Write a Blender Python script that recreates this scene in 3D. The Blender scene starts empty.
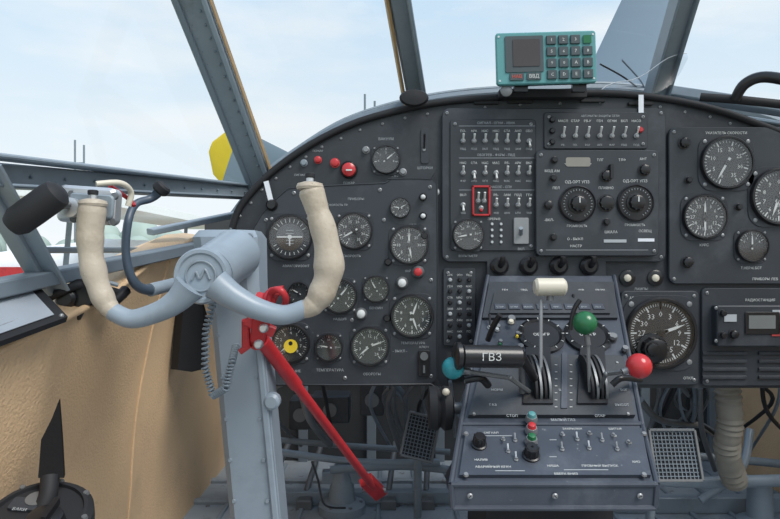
import bpy, math, random
from mathutils import Vector, Matrix
random.seed(7)
S=bpy.context.scene
S.view_settings.view_transform='Standard'
F=600.0; H=0.65
def at(u,v,d): return Vector(((u-390)/F*d, d, H-(v-259.5)/F*d))
RF=Matrix(((1,0,0,0),(0,0,-1,0),(0,1,0,0),(0,0,0,1)))
def face(u,v,d,rot=0):
    return Matrix.Translation(at(u,v,d))@RF@Matrix.Rotation(math.radians(rot),4,'Z')
# ---------------- materials
def mat(name,col,rough=0.5,metal=0.0,var=0.12,scale=25,bump=0.0,bscale=200,spec=0.5,coat=0,rvar=0.0,wear=None):
    m=bpy.data.materials.new(name); m.use_nodes=True
    n=m.node_tree.nodes; l=m.node_tree.links; b=n['Principled BSDF']
    b.inputs['Roughness'].default_value=rough; b.inputs['Metallic'].default_value=metal
    b.inputs['Specular IOR Level'].default_value=spec
    if coat: b.inputs['Coat Weight'].default_value=coat
    tc=n.new('ShaderNodeTexCoord')
    nz=n.new('ShaderNodeTexNoise'); nz.inputs['Scale'].default_value=scale; nz.inputs['Detail'].default_value=6
    l.new(tc.outputs['Object'],nz.inputs['Vector'])
    mx=n.new('ShaderNodeMix'); mx.data_type='RGBA'
    mx.inputs[6].default_value=[c*(1-var) for c in col]+[1]
    mx.inputs[7].default_value=[min(1,c*(1+var)) for c in col]+[1]
    l.new(nz.outputs['Fac'],mx.inputs[0]); last=mx.outputs[2]
    for wr in ([] if not wear else (wear if isinstance(wear,list) else [wear])):
        n3=n.new('ShaderNodeTexNoise'); n3.inputs['Scale'].default_value=wr[1]; n3.inputs['Detail'].default_value=9; n3.inputs['Roughness'].default_value=.7
        l.new(tc.outputs['Object'],n3.inputs['Vector'])
        r3=n.new('ShaderNodeValToRGB'); r3.color_ramp.elements[0].position=wr[2]; r3.color_ramp.elements[1].position=wr[2]+(wr[3] if len(wr)>3 else .05)
        l.new(n3.outputs['Fac'],r3.inputs[0])
        m3=n.new('ShaderNodeMix'); m3.data_type='RGBA'; l.new(r3.outputs[0],m3.inputs[0]); l.new(last,m3.inputs[6]); m3.inputs[7].default_value=(*wr[0],1); last=m3.outputs[2]
    l.new(last,b.inputs['Base Color'])
    if rvar:
        mr=n.new('ShaderNodeMapRange'); mr.inputs['To Min'].default_value=rough-rvar; mr.inputs['To Max'].default_value=rough+rvar
        l.new(nz.outputs['Fac'],mr.inputs['Value']); l.new(mr.outputs[0],b.inputs['Roughness'])
    if bump:
        n2=n.new('ShaderNodeTexNoise'); n2.inputs['Scale'].default_value=bscale; n2.inputs['Detail'].default_value=4
        l.new(tc.outputs['Object'],n2.inputs['Vector'])
        bp=n.new('ShaderNodeBump'); bp.inputs['Strength'].default_value=bump; bp.inputs['Distance'].default_value=0.002
        l.new(n2.outputs['Fac'],bp.inputs['Height']); l.new(bp.outputs['Normal'],b.inputs['Normal'])
    return m
def glassmat(name,fac,tint=(1,1,1),rough=0.03):
    m=bpy.data.materials.new(name); m.use_nodes=True
    n=m.node_tree.nodes; l=m.node_tree.links; n.clear()
    o=n.new('ShaderNodeOutputMaterial'); t=n.new('ShaderNodeBsdfTransparent'); g=n.new('ShaderNodeBsdfGlossy')
    t.inputs[0].default_value=(*tint,1); g.inputs['Roughness'].default_value=rough
    x=n.new('ShaderNodeMixShader'); x.inputs[0].default_value=fac
    l.new(t.outputs[0],x.inputs[1]); l.new(g.outputs[0],x.inputs[2]); l.new(x.outputs[0],o.inputs[0]); return m
PB=mat('panel_black',(0.027,0.032,0.040),0.5,var=0.4,scale=9,bump=0.12,bscale=500,rvar=.14,wear=[((.055,.062,.072),7,.52,.2),((.16,.17,.18),55,.73,.03)])
PB2=mat('subpanel_black',(0.030,0.036,0.045),0.45,var=0.35,scale=10,bump=0.12,bscale=500,rvar=.14,wear=[((.06,.068,.08),8,.52,.2),((.18,.19,.20),45,.70,.03)])
PED=mat('pedestal_paint',(0.052,0.062,0.082),0.38,var=0.35,scale=14,bump=0.1,rvar=.12,wear=[((.10,.115,.14),9,.52,.2),((.26,.28,.30),50,.67,.03)])
BK=mat('black_gloss',(0.014,0.014,0.016),0.3,var=0.2)
BKM=mat('black_matte',(0.018,0.019,0.022),0.65,var=0.2,spec=.35)
DIAL=mat('dial_black',(0.022,0.024,0.027),0.6,var=0.1)
WH=mat('marking_white',(0.60,0.62,0.61),0.6,var=0.05)
WHD=mat('label_white',(0.38,0.41,0.43),0.6,var=0.05)
YE=mat('yellow_mark',(0.85,0.62,0.03),0.5,var=0.05)
RD=mat('red_paint',(0.50,0.028,0.035),0.38,var=0.25,scale=40,wear=[((.28,.02,.02),12,.50,.2),((.22,.13,.12),60,.66,.03)])
RDB=mat('red_ball',(0.50,0.035,0.04),0.25,var=0.1)
GRB=mat('green_ball',(0.02,0.14,0.055),0.25,var=0.1)
TLB=mat('teal_ball',(0.02,0.24,0.28),0.25,var=0.1)
IV=mat('ivory_knob',(0.60,0.56,0.46),0.4,var=0.08,wear=((.42,.37,.28),30,.60,.1))
GRIP=mat('grip_beige',(0.46,0.40,0.32),0.5,var=0.15,scale=30,bump=0.3,wear=[((.34,.28,.21),14,.50,.18),((.22,.18,.14),60,.64,.05)])
GY=mat('grey_paint',(0.255,0.31,0.365),0.35,var=0.12,scale=12,wear=[((.20,.24,.28),8,.52,.2),((.12,.13,.14),45,.70,.03)])
GYD=mat('frame_grey',(0.17,0.21,0.25),0.5,var=0.2,scale=15,wear=((.10,.12,.13),30,.62,.08))
GYM=mat('mid_grey',(0.225,0.27,0.31),0.5,var=0.2,scale=20,wear=[((.16,.19,.21),10,.52,.2),((.10,.11,.12),40,.68,.04)])
ST=mat('steel',(0.6,0.62,0.64),0.35,metal=0.7,var=0.15)
STD=mat('dark_steel',(0.18,0.19,0.20),0.45,metal=0.5,var=0.25)
SCW=mat('screw_steel',(0.28,0.29,0.30),0.4,metal=0.5,var=0.2)
TAN=mat('tan_leatherette',(0.72,0.50,0.30),0.55,var=0.10,scale=6,bump=0.8,bscale=240,rvar=.08,wear=[((.60,.42,.26),5,.50,.2),((.42,.30,.19),18,.68,.08)])
TEAL=mat('teal_paint',(0.09,0.28,0.29),0.4,var=0.08)
KEY=mat('key_dark',(0.045,0.065,0.075),0.5)
SCR=mat('lcd_screen',(0.06,0.05,0.05),0.15)
SEAL=mat('seal_orange',(0.38,0.25,0.12),0.7,var=0.3,scale=60)
PAPER=mat('paper_white',(0.72,0.75,0.80),0.6,var=0.04)
CARD=mat('card_blue_grey',(0.30,0.34,0.39),0.25,var=0.08)
WOOD=mat('duct_beige',(0.27,0.25,0.21),0.6,var=0.2)
HBR=mat('horizon_brown',(0.06,0.045,0.03),.5); HGR=mat('horizon_grey',(0.09,0.10,0.11),.5)
GL=glassmat('window_glass',0.04,(0.99,1.0,1.0))
GG=glassmat('gauge_glass',0.05,(1,1,1),0.10)
GPL=glassmat('clear_plexi',0.14,(0.92,0.95,0.97),0.2)
# ---------------- builder
class B:
    def __init__(s): s.v=[];s.f=[];s.m=[];s.ml=[]
    def add(s,vs,fs,m,M=None):
        if m not in s.ml: s.ml.append(m)
        k=s.ml.index(m); o=len(s.v)
        for p in vs:
            p=Vector(p); s.v.append(M@p if M else p)
        for f in fs: s.f.append([i+o for i in f]); s.m.append(k)
    def plate(s,M,w,h,t,m,r=0.0,c=0.0,z0=0.0,seg=4,cm=None):
        r=min(r,w/2-1e-5,h/2-1e-5)
        def ring(sh,z):
            o=[];rr=max(r-sh,1e-5);W=w/2-sh;Hh=h/2-sh
            for cx,cy,a0 in ((W-rr,Hh-rr,0),(-W+rr,Hh-rr,90),(-W+rr,-Hh+rr,180),(W-rr,-Hh+rr,270)):
                n=seg if r>1e-4 else 0
                for i in range(n+1):
                    a=math.radians(a0+(90*i/n if n else 45)); 
                    if n: o.append((cx+rr*math.cos(a),cy+rr*math.sin(a),z))
                    else: o.append((cx+math.copysign(rr,math.cos(a)),cy+math.copysign(rr,math.sin(a)),z))
            return o
        rs=[ring(0,z0),ring(0,z0+t-c)] + ([ring(c,z0+t)] if c else [])
        n=len(rs[0]);vs=sum(rs,[]);fs=[]
        for k in range(len(rs)-1):
            for i in range(n): j=(i+1)%n; fs.append((k*n+i,k*n+j,(k+1)*n+j,(k+1)*n+i))
        fs.append(tuple(reversed(range(n)))); fs.append(tuple(range((len(rs)-1)*n,len(rs)*n)))
        s.add(vs,fs,m,M)
    def lathe(s,M,prof,m,seg=24):
        vs=[];fs=[];n=len(prof)
        for r,z in prof:
            for i in range(seg):
                a=2*math.pi*i/seg; vs.append((r*math.cos(a),r*math.sin(a),z))
        for k in range(n-1):
            for i in range(seg):
                j=(i+1)%seg; fs.append((k*seg+i,k*seg+j,(k+1)*seg+j,(k+1)*seg+i))
        if prof[-1][0]>1e-4: fs.append(tuple(range((n-1)*seg,n*seg)))
        if prof[0][0]>1e-4: fs.append(tuple(reversed(range(seg))))
        s.add(vs,fs,m,M)
    def cyl(s,p1,p2,r,m,r2=None,seg=16,c=0.0):
        p1=Vector(p1);p2=Vector(p2);L=(p2-p1).length
        M=Matrix.Translation(p1)@(p2-p1).to_track_quat('Z','Y').to_matrix().to_4x4()
        r2=r if r2 is None else r2
        pr=[(r,0),(r2,L)] if not c else [(r-c,0),(r,c),(r2,L-c),(r2-c,L)]
        s.lathe(M,pr,m,seg)
    def ball(s,p,r,m,seg=20,sc=(1,1,1)):
        pr=[(max(1e-5,r*math.sin(math.pi*i/12)),-r*math.cos(math.pi*i/12)) for i in range(13)]
        s.lathe(Matrix.Translation(Vector(p))@Matrix.Diagonal((*sc,1)),pr,m,seg)
    def beam(s,p1,p2,w,h,m,up=(0,1,0),c=0.002):
        p1=Vector(p1);p2=Vector(p2);z=(p2-p1);L=z.length;z.normalize()
        y=Vector(up); y=(y-z*y.dot(z)).normalized(); x=y.cross(z)
        M=Matrix(((x.x,y.x,z.x,p1.x),(x.y,y.y,z.y,p1.y),(x.z,y.z,z.z,p1.z),(0,0,0,1)))
        s.plate(M,w,h,L,m,r=c,seg=1)
    def tube(s,pts,rad,m,seg=12,sub=6,mod=None):
        pts=[Vector(p) for p in pts]
        if not isinstance(rad,(list,tuple)): rad=[rad]*len(pts)
        P=[];R=[];n=len(pts)
        for i in range(n-1):
            p0=pts[max(i-1,0)];p1=pts[i];p2=pts[i+1];p3=pts[min(i+2,n-1)]
            for k in range(sub):
                t=k/sub
                P.append(0.5*((2*p1)+(p2-p0)*t+(2*p0-5*p1+4*p2-p3)*t*t+(3*p1-p0-3*p2+p3)*t**3))
                R.append(rad[i]*(1-t)+rad[i+1]*t)
        P.append(pts[-1]);R.append(rad[-1])
        if mod: R=[r*mod(i/(len(R)-1)) for i,r in enumerate(R)]
        T=[(P[min(i+1,len(P)-1)]-P[max(i-1,0)]).normalized() for i in range(len(P))]
        nv=T[0].orthogonal().normalized();vs=[];fs=[]
        for i,p in enumerate(P):
            nv=(nv-T[i]*nv.dot(T[i])).normalized(); b=T[i].cross(nv)
            for k in range(seg):
                a=2*math.pi*k/seg; vs.append(p+(nv*math.cos(a)+b*math.sin(a))*R[i])
        for i in range(len(P)-1):
            for k in range(seg):
                j=(k+1)%seg; fs.append((i*seg+k,i*seg+j,(i+1)*seg+j,(i+1)*seg+k))
        fs.append(tuple(reversed(range(seg)))); fs.append(tuple(range((len(P)-1)*seg,len(P)*seg)))
        s.add(vs,fs,m)
    def poly(s,M,pts,t,m,z0=0):
        n=len(pts); vs=[(x,y,z0) for x,y in pts]+[(x,y,z0+t) for x,y in pts]
        fs=[(i,(i+1)%n,(i+1)%n+n,i+n) for i in range(n)]+[tuple(reversed(range(n))),tuple(range(n,2*n))]
        s.add(vs,fs,m,M)
    def text(s,M,st,h,m,z=0.0006):
        vs,fs,cx,cy,hh=glyphs(st)
        k=h/hh
        s.add([((x-cx)*k,(y-cy)*k,z) for x,y in vs],fs,m,M)
    def obj(s,name,parent=None):
        me=bpy.data.meshes.new(name)
        c=Vector((0,0,0))
        if s.v:
            lo=Vector([min(p[i] for p in s.v) for i in range(3)]);hi=Vector([max(p[i] for p in s.v) for i in range(3)]);c=(lo+hi)/2
        me.from_pydata([p-c for p in s.v],[],s.f)
        for m in s.ml: me.materials.append(m)
        for i,p in enumerate(me.polygons): p.material_index=s.m[i]; p.use_smooth=True
        me.update()
        me.set_sharp_from_angle(angle=math.radians(38))
        o=bpy.data.objects.new(name,me); S.collection.objects.link(o)
        o.location=c
        return o
_g={}
def glyphs(st):
    if st in _g: return _g[st]
    c=bpy.data.curves.new('t','FONT'); c.body=st; c.resolution_u=1; c.size=1
    o=bpy.data.objects.new('t',c); S.collection.objects.link(o)
    bpy.context.view_layer.update()
    me=bpy.data.meshes.new_from_object(o.evaluated_get(bpy.context.evaluated_depsgraph_get()))
    vs=[(v.co.x,v.co.y) for v in me.vertices]; fs=[tuple(p.vertices) for p in me.polygons]
    if not vs: vs=[(0,0),(.1,0),(0,.7)];fs=[(0,1,2)]
    xs=[v[0] for v in vs]; cx=(min(xs)+max(xs))/2
    bpy.data.objects.remove(o); bpy.data.curves.remove(c); bpy.data.meshes.remove(me)
    _g[st]=(vs,fs,cx,0.34,0.7); return _g[st]
DP=1.20
def screw(b,u,v,d,rp=1.8,m=None):
    s=d/F; M=face(u,v,d,random.uniform(0,180)); m=m or SCW
    b.lathe(M,[(rp*s,0),(rp*s,.001),(rp*s*.6,.0022)],m,10); b.plate(M,rp*s*1.1,rp*s*.25,.0003,BKM,z0=.0022)
def lab(b,u,v,st,hp=3.4,d=DP,m=None,M=None):
    b.text(face(u,v,d) if M is None else M,st,hp*.82*d/F,m or WHD,0.0008)
WORDS=['ВКЛ','ОГНИ','ПВД','АНО','ФАРА','АРК','РВ-УМ','СТАРТ','НАСОС','МАСЛО','ПО-500','АКК','ГЕН','ПОДСВ','ЗАМОК','СПУ','УКВ','ОБОГР']
def toggle(b,M,s,up=True,tip=None,nut=True,L=7,lean=None):
    if nut: b.lathe(M,[(2.6*s,0),(2.6*s,.002),(1.7*s,.003),(1.5*s,.005)],SCW,8)
    a=math.radians(38 if up else 142)
    if lean is not None: a=lean
    p1=M@Vector((0,0,.003)); p2=M@Vector((0,math.cos(a)*L*s*1.1,.003+abs(math.sin(a))*L*s*.9))
    b.cyl(p1,p2,0.7*s,tip or WH,r2=1.2*s,seg=8)
def gauge(name,u,v,rp,d=DP,n=8,sub=5,a0=-140,a1=140,hands=(30,),kind='std',title=None,flange=True,start=0,step=1,hand_m=None):
    b=B(); s=d/F; R=rp*s; M=face(u,v,d)
    if flange:
        b.plate(M,2.16*R,2.16*R,.0013,PB,r=R*.55,c=.0005)
        for q in (45,135,225,315):
            M2=M@Matrix.Rotation(math.radians(q),4,'Z')@Matrix.Translation((R*1.17,0,.0013))
            b.lathe(M2,[(R*.08,0),(R*.08,.001),(R*.05,.0018)],SCW,8)
    b.lathe(M,[(R*1.03,0),(R*1.03,.007),(R*.99,.010),(R*.93,.010),(R*.90,.004),(R*.90,.0016)],BK,40)
    b.lathe(M,[(R*.90,.0014),(R*.90,.0022)],DIAL,40)
    def tick(a,r0,r1,w,m,z=.0026):
        a=math.radians(a); dx,dy=math.sin(a),math.cos(a); px,py=dy*w/2,-dx*w/2
        b.add([(dx*r0+px,dy*r0+py,z),(dx*r1+px,dy*r1+py,z),(dx*r1-px,dy*r1-py,z),(dx*r0-px,dy*r0-py,z)],[(0,1,2,3)],m,M)
    if kind=='horizon':
        for a,mm in ((180,HBR),(0,HGR)):
            pts=[(R*.62*math.cos(math.radians(q+a)),R*.62*math.sin(math.radians(q+a))) for q in range(0,181,15)]
            b.add([(x,y,.0026) for x,y in pts],[tuple(range(len(pts)))],mm,M)
        for k in range(-60,61,15): tick(k,R*.66,R*.84,R*.035,WH)
        for k in range(-60,61,15): tick(k+180,R*.7,R*.84,R*.03,WH)
        for k in (-.3,-.15,.15,.3): b.plate(M@Matrix.Translation((0,R*k,.003)),R*.35,R*.025,.0004,WHD)
        b.plate(M@Matrix.Translation((0,0,.004)),R*1.15,R*.06,.0006,WH); b.plate(M@Matrix.Translation((0,-R*.2,.004)),R*.06,R*.4,.0006,WH)
        b.lathe(M@Matrix.Translation((0,0,.004)),[(R*.10,0),(R*.10,.001)],WH,12)
    else:
        tot=n*sub
        for i in range(tot+1):
            a=a0+(a1-a0)*i/tot
            maj=i%sub==0
            tick(a,R*(.68 if maj else .77),R*.85,R*(.045 if maj else .02),WH)
        if rp>12:
            for i in range(n+1):
                if a1-a0>=359 and i==n: break
                a=math.radians(a0+(a1-a0)*i/n)
                b.text(M@Matrix.Translation((math.sin(a)*R*.54,math.cos(a)*R*.54,0)),str(start+i*step),R*.155,WH,.0027)
        for h in hands:
            M2=M@Matrix.Rotation(math.radians(-h),4,'Z')
            L=R*.74
            b.poly(M2,[(-R*.05,-R*.22),(R*.05,-R*.22),(R*.04,L*.6),(0,L),(-R*.04,L*.6)],.0006,hand_m or WH,.0042)
        b.lathe(M,[(R*.11,.0035),(R*.11,.0055),(R*.05,.006)],BK,14)
    if kind=='yellow': b.lathe(M@Matrix.Translation((0,-R*.15,0)),[(R*.36,.003),(R*.36,.0052)],YE,24)
    if title: b.text(M@Matrix.Translation((0,-R*.3,0)),title,R*.14,WH,.0027)
    b.lathe(M,[(R*.92,.0078),(R*.92,.0080)],GG,32)
    return b.obj(name)
def knob(b,M,r,h,m,seg=20,cap=None,rib=True):
    b.lathe(M,[(r*1.25,0),(r*1.25,h*.15),(r,h*.2),(r*.92,h*.9),(r*.75,h)],m,seg)
    if rib:
        for k in range(10):
            q=2*math.pi*k/10
            b.cyl(M@Vector((math.cos(q)*r*.95,math.sin(q)*r*.95,h*.2)),M@Vector((math.cos(q)*r*.9,math.sin(q)*r*.9,h*.92)),r*.12,m,seg=6)
    if cap: b.lathe(M@Matrix.Translation((0,0,h)),[(r*.5,0),(r*.5,.0006)],cap,12)

# ================= WORLD / LIGHT
w=bpy.data.worlds.new('sky'); S.world=w; w.use_nodes=True
n=w.node_tree.nodes;l=w.node_tree.links
tc=n.new('ShaderNodeTexCoord');sp=n.new('ShaderNodeSeparateXYZ');l.new(tc.outputs['Generated'],sp.inputs[0])
rp=n.new('ShaderNodeValToRGB');l.new(sp.outputs['Z'],rp.inputs[0])
e=rp.color_ramp.elements; e[0].position=0.0;e[0].color=(0.88,0.93,0.96,1);e[1].position=1;e[1].color=(0.50,0.70,0.98,1)
x=e.new(0.16);x.color=(0.80,0.89,0.95,1);x=e.new(0.38);x.color=(0.60,0.77,0.93,1)
mp=n.new('ShaderNodeMapping');mp.inputs['Scale'].default_value=(2.0,2.0,7);mp.inputs['Location'].default_value=(.3,.9,.4);l.new(tc.outputs['Generated'],mp.inputs[0])
nz=n.new('ShaderNodeTexNoise');nz.inputs['Scale'].default_value=1.5;nz.inputs['Detail'].default_value=8;l.new(mp.outputs[0],nz.inputs['Vector'])
cr=n.new('ShaderNodeValToRGB');cr.color_ramp.elements[0].position=.46;cr.color_ramp.elements[1].position=.72;cr.color_ramp.elements[1].color=(.85,.85,.85,1);l.new(nz.outputs['Fac'],cr.inputs[0])
mx=n.new('ShaderNodeMix');mx.data_type='RGBA';l.new(cr.outputs[0],mx.inputs[0]);l.new(rp.outputs[0],mx.inputs[6]);mx.inputs[7].default_value=(0.93,0.95,0.96,1)
l.new(mx.outputs[2],n['Background'].inputs[0]);n['Background'].inputs[1].default_value=1.04
sd=bpy.data.lights.new('sun','SUN');sd.energy=3.2;sd.angle=math.radians(30);sd.color=(1,0.95,0.88)
so=bpy.data.objects.new('sun',sd);S.collection.objects.link(so);so.rotation_euler=Vector((-0.45,0.45,-0.8)).to_track_quat('-Z','Y').to_euler();so.location=(1,-1,4)

# ================= OUTSIDE
b=B();b.add([(-300,-300,-1.75),(300,-300,-1.75),(300,500,-1.75),(-300,500,-1.75)],[(0,1,2,3)],mat('airfield_grass',(0.30,0.33,0.24),.9,var=.3,scale=.3));b.obj('airfield_ground')
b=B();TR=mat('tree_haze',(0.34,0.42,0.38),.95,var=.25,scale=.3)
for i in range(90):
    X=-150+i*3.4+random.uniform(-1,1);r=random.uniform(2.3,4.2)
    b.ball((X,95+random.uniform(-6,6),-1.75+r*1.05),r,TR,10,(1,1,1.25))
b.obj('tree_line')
def mast(X,Y,h):
    b=B();b.cyl((X,Y,-1.8),(X,Y,h),.10,GYD,seg=8);b.cyl((X+.9,Y,-1.8),(X+.9,Y,h*.96),.10,GYD,seg=8)
    for k in range(5):
        z=h*.3+h*.13*k;b.cyl((X,Y,z),(X+.9,Y,z),.05,GYD,seg=6)
    b.obj('antenna_mast')
mast(-31.5,60,12.6);mast(-2.3,55,15.8)
b=B();WP=mat('aircraft_white',(0.80,0.82,0.84),.4);ox,oy=-7.4,14.5
b.tube([(ox-4.5,oy+1,.3),(ox-2,oy+.6,.3),(ox+.5,oy,.3),(ox+2.6,oy-.4,.3),(ox+3.4,oy-.5,.3)],[.25,.6,.85,.75,.5],WP,16)
b.beam((ox+1.4,oy-5,1.75),(ox+1.4,oy+5.5,1.75),1.6,.18,WP,up=(0,0,1));b.beam((ox+1.2,oy-4,-.5),(ox+1.2,oy+4.5,-.5),1.3,.15,RD,up=(0,0,1))
for yy in (-3.2,3.2): b.cyl((ox+1.2,oy+yy,-.5),(ox+1.4,oy+yy,1.75),.05,GYD)
b.beam((ox-4.2,oy+1,.3),(ox-4.7,oy+1,2.2),.15,1.1,RD,up=(1,0,0));b.beam((ox-4.2,oy-.8,.5),(ox-4.2,oy+2.8,.5),.9,.1,WP,up=(0,0,1))
b.beam((ox-2.5,oy-.35,.35),(ox+2.5,oy-1.1,.35),.25,.02,RD,up=(0,1,0))
for yy in (-1.2,1.0):
    b.cyl((ox+1.8,oy+yy-.12,-1.35),(ox+1.8,oy+yy+.12,-1.35),.4,BKM,seg=20);b.cyl((ox+1.8,oy+yy,-1.35),(ox+1.2,oy,-.2),.07,GYD)
b.cyl((ox-4.3,oy+.9,-1.6),(ox-4.2,oy+1,.2),.06,GYD)
b.obj('parked_biplane')
# propeller
b=B();hub=at(512,294,3.2);MY=Matrix.Translation(hub)@Matrix.Rotation(math.radians(-9),4,'Z')@RF
BL=mat('propeller_grey',(0.24,0.31,0.39),.4,var=.1,scale=3)
for an in (154,64,334,244):
    M=MY@Matrix.Rotation(math.radians(an-90),4,'Z');vs=[];N=26
    for i in range(N+1):
        t=i/N;y=.12+1.78*t
        wd=.08+.27*min(1,t*2.0)**.8
        if t>.90: wd*=math.sqrt(max(0.02,1-((t-.90)/.102)**2))
        th=.05*(1-t)+.012;pa=math.radians(45-35*t)
        for k in range(12):
            q=2*math.pi*k/12;xx=wd/2*math.cos(q);zz=th/2*math.sin(q)
            vs.append((xx*math.cos(pa)-zz*math.sin(pa),y,xx*math.sin(pa)+zz*math.cos(pa)))
    for part,lo,hi in ((BL,0,24),(YE,24,N)):
        fs=[(i*12+k,i*12+(k+1)%12,(i+1)*12+(k+1)%12,(i+1)*12+k) for i in range(lo,hi) for k in range(12)]
        if hi==N: fs.append(tuple(range(N*12,N*12+12)))
        b.add(vs,fs,part,M)
b.lathe(MY,[(.16,-.05),(.18,.1),(.12,.2),(.1,.26)],GYM,24);b.obj('propeller')
b=B();b.lathe(Matrix.Translation((hub.x-.08,2.80,hub.z))@Matrix.Rotation(math.radians(90),4,'X'),[(.38,-.02),(.52,.05),(.56,.2),(.56,.72),(.5,.78)],GY,48);b.obj('engine_cowling')

# ================= SHELL
b=B()
FL=mat('floor_grey',(0.29,0.33,0.37),.5,var=.2,scale=10,bump=.2,bscale=60,wear=[((.20,.22,.24),6,.48,.2),((.12,.11,.10),22,.60,.06)])
b.plate(Matrix.Translation((.3,.3,-.03)),1.9,3.3,.03,FL)
for k in range(17): b.plate(Matrix.Translation((-.53+k*.1,.3,0)),.012,3.2,.006,GYM,c=.002)
for k in range(4): b.plate(Matrix.Translation((.3,1.3+k*.15,0)),1.7,.02,.012,FL,c=.004)
for k in range(34):
    b.lathe(Matrix.Translation((-.48+.1*(k%17),1.42 if k<17 else 1.58,0)),[(.006,0),(.005,.003),(.002,.004)],STD,8)
b.obj('floor')
b=B();FW=mat('firewall_dark',(0.035,0.04,0.045),.6,var=.3)
b.beam((.3,1.95,0),(.3,1.95,.78),1.8,.02,FW);
for k in range(8): b.beam((-.5+k*.22,1.935,0),(-.5+k*.22,1.935,.76),.03,.02,GYD)
b.beam((-.55,1.93,.3),(1.15,1.93,.3),.04,.02,GYD,up=(0,1,0))
b.obj('wall_front')
top=[(-1.0,-.44,.50),(-.3,-.44,.50),(.3,-.435,.51),(.55,-.43,.535),(.66,-.43,.55),(.75,-.4125,.574),(.9,-.42,.597),(1.05,-.42,.645),(1.25,-.417,.69),(1.4,-.43,.70),(1.93,-.44,.70)]
b=B();vs=[];NR=14
fine=[]
for i in range(len(top)-1):
    for k in range(4):
        t=k/4;fine.append([top[i][j]*(1-t)+top[i+1][j]*t for j in range(3)])
fine.append(list(top[-1]))
def wx(y,x0,t): return x0+(-.52-x0)*t-0.02*math.sin(math.pi*t)+.008*math.sin(y*9+t*5)*math.sin(t*math.pi)+.003*math.sin(y*31-t*11)*math.sin(t*math.pi)
for (y,x0,z0) in fine:
    for r in range(NR+1):
        t=r/NR; vs.append((wx(y,x0,t),y,z0*(1-t)))
m0=len(fine)
fs=[(i*(NR+1)+r,(i+1)*(NR+1)+r,(i+1)*(NR+1)+r+1,i*(NR+1)+r+1) for i in range(m0-1) for r in range(NR)]
b.add(vs,fs,TAN)
b.tube([(c[1]+.001,c[0],c[2]) for c in fine],.005,TAN,10,1)
for idx in (30,):
    y,x0,z0=fine[idx];b.tube([(wx(y,x0,t/10)+.001,y,z0*(1-t/10)) for t in range(11)],.0022,TAN,8,2)
for i in range(m0-1):
    a,c=fine[i],fine[i+1]
    b.add([(a[1],a[0],a[2]),(c[1],c[0],c[2]),(c[1]-.05,c[0],c[2]+.012),(a[1]-.05,a[0],a[2]+.012),(c[1]-.13,c[0],c[2]-.02),(a[1]-.13,a[0],a[2]-.02),(c[1]-.13,c[0],0),(a[1]-.13,a[0],0)],[(0,3,2,1),(3,5,4,2),(5,7,6,4)],TAN)
b.obj('wall_left')
b=B();b.beam((1.1,-1.3,.34),(1.1,1.95,.34),.04,.68,TAN,up=(0,0,1));b.obj('wall_right')
# ---- window framing
b=B()
def fr(u1,v1,d1,u2,v2,d2,w,h=.03,m=None,**k): b.beam(at(u1,v1,d1),at(u2,v2,d2),w,h,m or GYD,**k)
fr(268,205,1.34,168,-60,1.02,.050,.02,GYM)
fr(257,200,1.335,152,-60,1.015,.012,.035,GYD);fr(276,200,1.335,184,-60,1.015,.010,.035,GY)
fr(281,200,1.335,190,-60,1.015,.003,.028,SEAL)
for k in range(22):
    t=k/22;p=at(268,205,1.34).lerp(at(168,-60,1.02),t);b.ball(p+Vector((.012,-.012,0)),.0026,GYD,6);b.ball(p+Vector((-.012,-.012,0)),.0026,GYD,6)
fr(417,104,1.36,388,-60,1.08,.036,.03,GYM);fr(405,104,1.355,376,-60,1.075,.006,.036,SEAL);fr(425,104,1.345,398,-60,1.07,.008,.036,GY)
fr(654,104,1.36,702,-60,1.08,.038,.03,GYM);fr(662,104,1.355,711,-60,1.075,.008,.036,GYD);fr(645,104,1.355,692,-60,1.075,.005,.036,GY)
fr(930,190,1.3,1010,-60,1.0,.05,.03)
fr(668,92,1.36,800,112,1.2,.022,.03,GYM);fr(800,112,1.2,1000,150,1.1,.022,.03,GYD)
fr(650,106,1.34,800,128,1.2,.008,.03,GY)
b.tube([at(150,-60,1.015),at(388,-66,1.08),at(698,-66,1.08),at(1010,-60,1.0)],.02,GYM,8)
b.tube([at(150,-60,1.015),at(-300,-60,.7)],.02,GYM,8)
fr(250,193,1.34,-120,168,.60,.030,.03,GYM,up=(1,0,0));fr(248,186,1.33,-60,150,.62,.006,.035,GY,up=(1,0,0))
fr(246,197,1.32,-60,183,.62,.005,.035,GYD,up=(1,0,0))
for k in range(14):
    p=at(250,193,1.34).lerp(at(-120,168,.60),k/14);b.ball(p+Vector((.017,-.004,0)),.0022,GYD,6)
fr(243,213,1.36,150,232,1.16,.012,.02,GY,up=(1,0,0))
fr(-25,165,.66,48,290,.80,.022,.02,GYM,up=(1,0,0));fr(-8,165,.66,62,290,.80,.004,.022,GY,up=(1,0,0))
fr(30,250,.86,200,250,1.4,.01,.02,GYM,up=(1,0,0))
fr(-60,300,.62,230,240,1.42,.02,.03,GYD,up=(1,0,0))
arc=[(232,222),(262,184),(300,155),(345,128),(400,110),(455,100),(520,95),(600,92),(660,97),(715,107),(790,130),(860,170)]
b.tube([at(u,v-2,1.37) for u,v in arc],.014,GYD,8)
b.tube([at(u,v-8,1.40) for u,v in arc],.006,GYM,8)
b.obj('windshield_frame')
def pane(name,pts):
    b=B();b.add([at(*p) for p in pts],[tuple(range(len(pts)))],GL);b.obj(name)
pane('window_1',[(262,186,1.335),(168,-60,1.02),(-300,-60,.62),(-120,165,.60)])
pane('window_2',[(268,192,1.36),(345,126,1.38),(400,108,1.38),(408,104,1.365),(378,-60,1.085),(176,-60,1.03)])
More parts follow.
